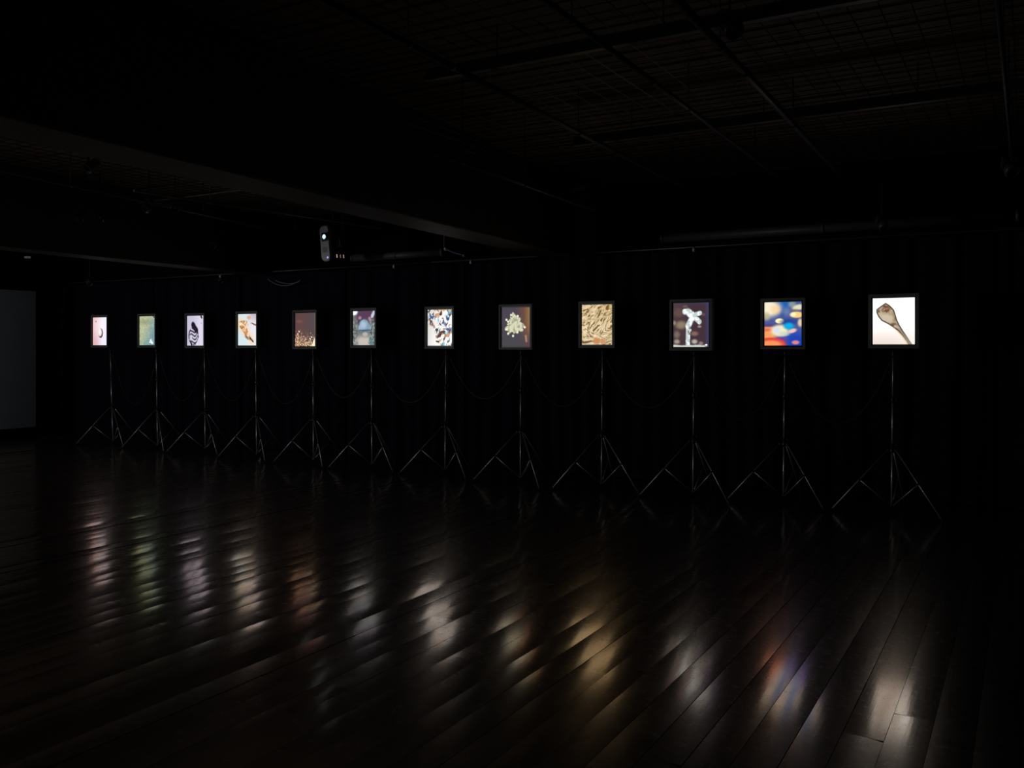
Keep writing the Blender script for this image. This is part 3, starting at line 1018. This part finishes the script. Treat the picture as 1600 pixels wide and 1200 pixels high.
def pic11(x, y):
    n = fbm(x * 4, y * 5, 161)
    c = mix(flat(x, (52, 84, 158)), (92, 96, 150), n)
    c = mix(c, (30, 100, 180), ell(x, y, 0.55, 0.05, 0.14, 0.1, 0.6))
    c = mix(c, (20, 66, 190), ss(0.55, 0.9, y) * ss(0.45, 0.8, x))
    c = mix(c, (232, 222, 196), ell(x, y, 0.12, 0.14, 0.32, 0.2, 0.45))
    c = mix(c, (240, 205, 150), ell(x, y, 0.3, 0.17, 0.13, 0.1, 0.6) * 0.8)
    c = mix(c, (190, 184, 140), ell(x, y, 0.05, 0.33, 0.1, 0.09, 0.6) * 0.8)
    c = mix(c, (150, 168, 160), ell(x, y, 0.75, 0.06, 0.1, 0.07, 0.6) * 0.8)
    c = mix(c, (120, 150, 190), ell(x, y, 0.6, 0.22, 0.09, 0.09, 0.8) * 0.6)
    c = mix(c, (220, 214, 176), ell(x, y, 0.92, 0.13, 0.17, 0.065, 0.4, -0.15))
    c = mix(c, (120, 110, 110), ell(x, y, 0.82, 0.2, 0.14, 0.03, 0.6) * 0.7)
    c = mix(c, (246, 200, 120), ell(x, y, 0.87, 0.30, 0.18, 0.07, 0.25))
    c = mix(c, (248, 232, 186), ell(x, y, 0.78, 0.29, 0.07, 0.045, 0.6))
    c = mix(c, (250, 234, 168), ell(x, y, 0.41, 0.435, 0.115, 0.058, 0.22))
    c = mix(c, (84, 60, 130), ell(x, y, 0.2, 0.54, 0.3, 0.04, 0.6) * 0.8)
    c = mix(c, (30, 60, 150), ell(x, y, 0.68, 0.46, 0.22, 0.07, 0.6) * 0.8)
    c = mix(c, (244, 160, 92), ss(0.54, 0.60, y) * ss(0.42, 0.2, x))
    c = mix(c, (230, 80, 70), ell(x, y, 0.05, 0.64, 0.2, 0.03, 0.7) * 0.6)
    c = mix(c, (234, 220, 180), ell(x, y, 0.42, 0.66, 0.24, 0.14, 0.35))
    c = mix(c, (206, 214, 240), ell(x, y, 0.33, 0.65, 0.09, 0.07, 0.6))
    c = mix(c, (188, 214, 196), ell(x, y, 0.54, 0.73, 0.14, 0.05, 0.5) * 0.8)
    c = mix(c, (240, 190, 180), ell(x, y, 0.75, 0.665, 0.12, 0.05, 0.4, -0.2))
    c = mix(c, (0, 176, 232), ell(x, y, 0.66, 0.555, 0.13, 0.075, 0.5))
    c = mix(c, (96, 66, 160), ss(0.78, 0.84, y) * ss(0.25, 0.4, x) * ss(0.66, 0.5, x))
    c = mix(c, (226, 60, 66), ell(x, y, 0.18, 0.97, 0.40, 0.15, 0.12))
    c = mix(c, (250, 150, 84), ell(x, y, 0.17, 0.97, 0.30, 0.09, 0.4))
    c = mix(c, (236, 132, 130), ell(x, y, 0.84, 0.93, 0.10, 0.045, 0.4))
    c = mix(c, (238, 214, 160), ell(x, y, 0.97, 0.48, 0.07, 0.09, 0.5) * 0.9)
    return c


def pic12(x, y):
    c = mix(flat(x, (240, 238, 237)), (228, 212, 202), ss(0.5, 1.05, y))
    c = mix(c, (236, 234, 230), ss(0.4, 1, x) * 0.5)
    pts = [(0.31, 0.11), (0.40, 0.16), (0.505, 0.26), (0.54, 0.36), (0.575, 0.47), (0.63, 0.58), (0.71, 0.70), (0.81, 0.83), (0.93, 0.985), (0.96, 1.05), (0.86, 1.03),
           (0.80, 0.93), (0.70, 0.80), (0.60, 0.70), (0.50, 0.63), (0.38, 0.56), (0.22, 0.485), (0.14, 0.40), (0.095, 0.31), (0.095, 0.245), (0.20, 0.175)]
    sdv = poly_sd(x, y, pts)
    # warm fringe outside the lower edge
    sh = poly_sd(x + 0.03, y - 0.02, pts)
    c = mix(c, (236, 206, 160), ss(0.012, -0.02, sh) * ss(0.5, 0.75, y) * 0.9)
    inside = ss(0.004, -0.004, sdv)
    body = mix(flat(x, (196, 176, 148)), (132, 104, 70), ss(0.35, 0.9, fbm(x * 7, y * 7, 171)))
    body = mix(body, (206, 192, 172), ell(x, y, 0.33, 0.44, 0.16, 0.1, 0.6) * 0.8)
    body = mix(body, (150, 140, 128), ss(0.6, 0.75, y))
    c = mix(c, body, inside)
    c = mix(c, (64, 50, 34), inside * ss(-0.032, -0.006, sdv) * 0.85 * ss(1.0, 0.6, y))
    c = mix(c, (46, 40, 34), ss(0.012, 0.003, np.abs(sdv)) * ss(0.95, 0.6, y) * 0.9)
    c = mix(c, (74, 44, 26), inside * ell(x, y, 0.31, 0.235, 0.085, 0.075, 0.5) * ss(0.25, 0.5, fbm(x * 18, y * 18, 181)))
    c = mix(c, (170, 110, 90), inside * ell(x, y, 0.325, 0.23, 0.03, 0.03, 0.5))
    c = mix(c, (90, 66, 34), inside * ell(x, y, 0.50, 0.58, 0.08, 0.04, 0.6) * 0.8)
    c = mix(c, (80, 64, 46), inside * ell(x, y, 0.145, 0.28, 0.03, 0.03, 0.6) * 0.8)
    c = mix(c, (214, 190, 192), inside * ell(x, y, 0.54, 0.61, 0.035, 0.03, 0.5) * 0.8)
    return c


PICS = [pic1, pic2, pic3, pic4, pic5, pic6, pic7, pic8, pic9, pic10, pic11, pic12]
EMIT = 1.0


def screen_mat():
    m, nt, b = nodes('screen_light')
    at = nt.nodes.new('ShaderNodeAttribute')
    at.attribute_name = 'picture'
    b.inputs['Base Color'].default_value = (0.01, 0.01, 0.01, 1)
    b.inputs['Roughness'].default_value = 0.4
    nt.links.new(at.outputs['Color'], b.inputs['Emission Color'])
    b.inputs['Emission Strength'].default_value = EMIT
    return m


M['screen'] = screen_mat()

PIC_LABEL = [
    'framed screen showing a small pale oval on a pink ground',
    'framed screen showing a grainy yellow-green to teal picture',
    'framed screen showing a black striped insect-like shape on pale lavender',
    'framed screen showing a ragged orange shape on pale blue',
    'framed screen showing a brown picture with golden specks at its foot',
    'framed screen showing a pale blue dome among grey and purple patches',
    'framed screen showing orange, brown and dark blue fragments on white',
    'framed screen showing a cream clump on a dark purple-brown ground',
    'framed screen showing a golden tan picture of dark wavy strokes',
    'framed screen showing a white branching figure on dark maroon',
    'framed screen showing a blurred blue picture with orange and cream clouds',
    'framed screen showing a brown flask-shaped stalk on bright white',
]
PIC_SHORT = ['pink picture with the oval', 'grainy teal picture', 'black insect-like picture', 'orange shape picture', 'brown picture with golden specks', 'pale blue dome picture',
             'picture of orange and blue fragments', 'cream clump picture', 'golden tan picture', 'white branching figure picture', 'blurred blue picture', 'bright white flask picture']

# stand x, y, leg azimuth (deg), lit x0,x1,y0,y1 in the photo, sideways lean of the pole top
ST = [
    (-5.758, 12.818, 69, 144.6, 167.3, 496, 539.2, -0.050),
    (-4.889, 12.253, 60, 218.1, 241.4, 494.2, 539.2, -0.023),
    (-4.094, 11.855, 66, 292.1, 317.9, 493.4, 539.9, -0.015),
    (-3.236, 11.259, 57, 372.3, 399.7, 490.7, 539.7, -0.016),
    (-2.397, 10.734, 54, 461, 492.2, 489, 540.9, -0.008),
    (-1.626, 10.319, 66, 551.9, 585, 486, 539, -0.007),
    (-0.741, 9.841, 60, 668, 706.2, 483.8, 540, 0.014),
    (0.089, 9.238, 51, 785, 826.9, 480.6, 541.2, 0.007),
    (0.893, 8.849, 69, 908.9, 956.3, 476, 538.3, 0.012),
    (1.700, 8.332, 57, 1053.2, 1106, 473.2, 542, 0.013),
    (2.480, 8.109, 54, 1193.8, 1252.6, 471.8, 539.8, 0.016),
    (3.258, 7.616, 55, 1362.6, 1429.8, 465.5, 538, 0.015),
]
TS = math.radians(-32.9)
rs = Vector((math.cos(TS), math.sin(TS), 0))       # screen's width direction
nf = Vector((math.sin(TS), -math.cos(TS), 0))      # screen's facing direction
SW, SH = 0.338, 0.400
R_FOOT = 0.52
H_HUB, H_BOT, H_MID = 0.545, 0.062, 0.965
tops = []

for i, (sx, sy, az, x0, x1, y0, y1, lean) in enumerate(ST):
    # ---- stand
    st = empty('light_stand', (sx, sy, 0))
    tag(st, 'thin grey tripod stand holding the ' + PIC_SHORT[i], 'stand', 'tripod stands under the screens')
    zc = CAM_H + (HY - (y0 + y1) / 2) / F * sy

    def ax(z):
        return Vector((lean * z / zc, 0, z))
    MB().tube(ax(H_BOT), ax(H_HUB - 0.02), 0.0098, n=12).build('pole_foot', M['steel'], st, smooth=True)
    MB().tube(ax(H_HUB), ax(H_MID), 0.0098, n=12).build('lower_pole', M['steel'], st, smooth=True)
    MB().tube(ax(H_MID), ax(1.345), 0.0078, n=12).build('upper_pole', M['steel'], st, smooth=True)
    MB().lathe(ax(1.325), ax(1.5) - ax(1.325), [(0, 0.008), (0.004, 0.0125), (0.05, 0.0125), (0.056, 0.009), (zc - 1.325, 0.009)], 12).build('spigot', M['plastic'], st, smooth=True)
    # hub with leg lugs
    mb = MB().lathe(ax(H_HUB - 0.035), (0, 0, 1), [(0, 0.014), (0.004, 0.021), (0.03, 0.022), (0.036, 0.017), (0.075, 0.016), (0.08, 0.011)], 14)
    kn = Vector((0.80, -0.60, 0))
    dirs = [Vector((math.cos(math.radians(az + 120 * k)), math.sin(math.radians(az + 120 * k)), 0)) for k in range(3)]
    for d in dirs:
        mb.obox(ax(H_HUB - 0.015) + d * 0.032, d * 0.014, d.cross(zv) * 0.006, zv * 0.014)
    hub = mb.build('leg_hub', M['plastic'], st, smooth=True)
    MB().lathe(ax(H_HUB + 0.03) + kn * 0.012, kn, [(0, 0.006), (0.016, 0.006), (0.018, 0.012), (0.028, 0.012), (0.031, 0.007)], 10).build('knob', M['plastic'], hub, smooth=True)
    MB().lathe(ax(H_HUB + 0.03) + kn * 0.042, kn, [(0, 0.005), (0.003, 0.0035)], 8).build('screw', M['screwhead'], hub)
    # mid collar
    col = MB().lathe(ax(H_MID - 0.03), (0, 0, 1), [(0, 0.011), (0.003, 0.0165), (0.05, 0.0165), (0.056, 0.010)], 14).build('collar', M['plastic'], st, smooth=True)
    MB().lathe(ax(H_MID) + kn * 0.010, kn, [(0, 0.006), (0.014, 0.006), (0.016, 0.013), (0.026, 0.013), (0.029, 0.007)], 10).build('knob', M['plastic'], col, smooth=True)
    for dz in (-0.019, 0.019):
        MB().lathe(ax(H_MID + dz) + kn * 0.022, kn, [(0, 0.0045), (0.004, 0.003)], 8).build('screw', M['screwhead'], col)
    # bottom collar, three legs, three braces
    MB().lathe(ax(H_BOT - 0.018), (0, 0, 1), [(0, 0.009), (0.004, 0.015), (0.028, 0.015), (0.034, 0.011)], 12).build('bottom_collar', M['plastic'], st, smooth=True)
    for d in dirs:
        top = ax(H_HUB - 0.012) + d * 0.040
        foot = d * (R_FOOT - 0.01) + Vector((0, 0, 0.012))
        leg = MB().tube(top, foot, 0.0062, n=8).build('leg', M['steel'], st, smooth=True)
        e = (foot - top).normalized()
        MB().lathe(foot - e * 0.02, e, [(0, 0.008), (0.004, 0.0095), (0.024, 0.0095), (0.028, 0.006)], 10).build('rubber_foot', M['rubber'], leg, smooth=True)
        j = top.lerp(foot, 0.49)
        br = MB().tube(ax(H_BOT - 0.004) + d * 0.012, j, 0.0048, n=8).build('brace', M['steel'], st, smooth=True)
        MB().lathe(j - d.cross(zv) * 0.010, d.cross(zv), [(0, 0.006), (0.002, 0.009), (0.018, 0.009), (0.02, 0.006)], 8).build('rivet', M['plastic'], br, smooth=True)
    # ---- framed screen
    D = 0.118
    base = Vector((sx, sy, 0)) + ax(zc) + nf * D
    tx = ((x0 + x1) / 2 - 800) / F
    # slide along the screen's own width direction so that its centre sits where the photo has it
    e = (tx * base.y - base.x) / (rs.x - tx * rs.y)
    cpos = base + rs * e
    cpos.z = CAM_H + (HY - (y0 + y1) / 2) / F * cpos.y
    hh = (y1 - y0) / F * cpos.y / 2
    hh = min(max(hh, 0.193), 0.204)
    hw = SW / SH * hh
    scr = empty('framed_screen', cpos)
    tag(scr, PIC_LABEL[i], 'screen', 'framed screens in a row')
    FW = 0.035

    def Q(a, b, c):
        return rs * a + zv * b + nf * c
    # outer frame: four mitred members standing proud of the panel
    ow, oh, iw, ih = hw + FW, hh + FW, hw + 0.013, hh + 0.013
    for (A, Bc, n_) in (((-ow, oh), (ow, oh), 'top'), ((ow, -oh), (-ow, -oh), 'bottom'), ((-ow, -oh), (-ow, oh), 'side'), ((ow, oh), (ow, -oh), 'side')):
        def inn(pt):
            return (math.copysign(iw, pt[0]), math.copysign(ih, pt[1]))
        ring = [A, Bc, inn(Bc), inn(A)]
        vs = [Q(a_, b_, 0.014) for a_, b_ in ring] + [Q(a_, b_, -0.045) for a_, b_ in ring]
        fs = [(0, 1, 2, 3), (7, 6, 5, 4), (0, 4, 5, 1), (1, 5, 6, 2), (2, 6, 7, 3), (3, 7, 4, 0)]
        fs = [f[::-1] for f in fs]
        MB().add(vs, fs).build('frame_member', M['frame'], scr, bevel=0.0015)
    # black bezel ring round the lit panel
    mb = MB()
    mb.obox(Q(0, (hh + ih) / 2, -0.004), rs * iw, zv * (ih - hh) / 2, nf * 0.006)
    mb.obox(Q(0, -(hh + ih) / 2, -0.004), rs * iw, zv * (ih - hh) / 2, nf * 0.006)
    mb.obox(Q((hw + iw) / 2, 0, -0.004), rs * (iw - hw) / 2, zv * hh, nf * 0.006)
    mb.obox(Q(-(hw + iw) / 2, 0, -0.004), rs * (iw - hw) / 2, zv * hh, nf * 0.006)
    mb.build('bezel', M['bezel'], scr)
    MB().obox(Q(0, 0, -0.032), rs * iw, zv * ih, nf * 0.014).build('back_shell', M['plastic'], scr)
    cl = MB().obox(Q(-e, 0, -0.062), rs * 0.05, zv * 0.05, nf * 0.016).build('mount_bracket', M['plastic'], scr, bevel=0.003)
    MB().tube(Q(-e, -0.03, -0.078), Q(-e, -0.03, -0.102), 0.009, n=10).build('clamp_bolt', M['lamp_body'], cl)
    # lit panel
    nx, ny = (64, 76) if i < 6 else (92, 108)
    gx, gy = np.meshgrid(np.linspace(0, 1, nx + 1), np.linspace(0, 1, ny + 1))
    vs = []
    for a_, b_ in zip(gx.ravel(), gy.ravel()):
        vs.append(tuple(Q((a_ * 2 - 1) * hw, (1 - b_ * 2) * hh, 0.0)))
    fs = [(r * (nx + 1) + c, (r + 1) * (nx + 1) + c, (r + 1) * (nx + 1) + c + 1, r * (nx + 1) + c + 1) for r in range(ny) for c in range(nx)]
    me = bpy.data.meshes.new('lit_panel')
    me.from_pydata(vs, [], fs)
    me.materials.append(M['screen'])
    col = np.clip(PICS[i](gx, gy), 0, 255).reshape(-1, 3) / 255.0
    lin = np.where(col <= 0.04045, col / 12.92, ((col + 0.055) / 1.055) ** 2.4)
    rgba = np.ones((lin.shape[0], 4), np.float32)
    rgba[:, :3] = lin * (1 + 0.65 * (lin @ np.array([0.25, 0.65, 0.1]))[:, None] ** 4)
    ca_ = me.color_attributes.new('picture', 'FLOAT_COLOR', 'POINT')
    ca_.data.foreach_set('color', rgba.ravel())
    me.update()
    o = bpy.data.objects.new('lit_panel', me)
    C.objects.link(o)
    o.parent = scr
    tops.append(Vector((sx, sy, 0)) + ax(1.36) - nf * 0.03)

# ---- power cables slung from stand to stand behind the screens
LOW = [(205, 632), (278, 626), (355, 626), (440, 631), (538, 621), (640, 629), (750, 623), (880, 635), (1012, 637), (1150, 655), (1300, 662)]
for i in range(11):
    a, b = tops[i], tops[i + 1]
    dm = (a.y + b.y) / 2
    zl = CAM_H + (HY - LOW[i][1]) / F * dm
    sag = (a.z + b.z) / 2 - zl
    o = MB().path([v - a for v in cat_curve(a, b, sag, 22)], 0.0042).build('power_cable', M['cable'], None, smooth=True)
    o.location = a
    tag(o, 'thin black cable between the ' + PIC_SHORT[i].replace('picture of ', '') + ' and the ' + PIC_SHORT[i + 1].replace('picture of ', ''), 'cable', 'cables slung between the stands')

# small pale bracket lying on the floor by the fourth stand
q = T(405, 720, -CAM_H)
r_ = empty('floor_bracket', Vector((q.x, q.y, 0.0)))
tag(r_, 'tiny pale metal angle piece on the floor under the orange shape picture', 'bracket')
MB().box((-0.014, -0.012, 0.003), (0.018, 0.012, 0.009)).build('flat_plate', M['tin'], r_)
MB().box((0.010, -0.012, 0.009), (0.018, 0.012, 0.040)).build('upright_plate', M['tin'], r_)
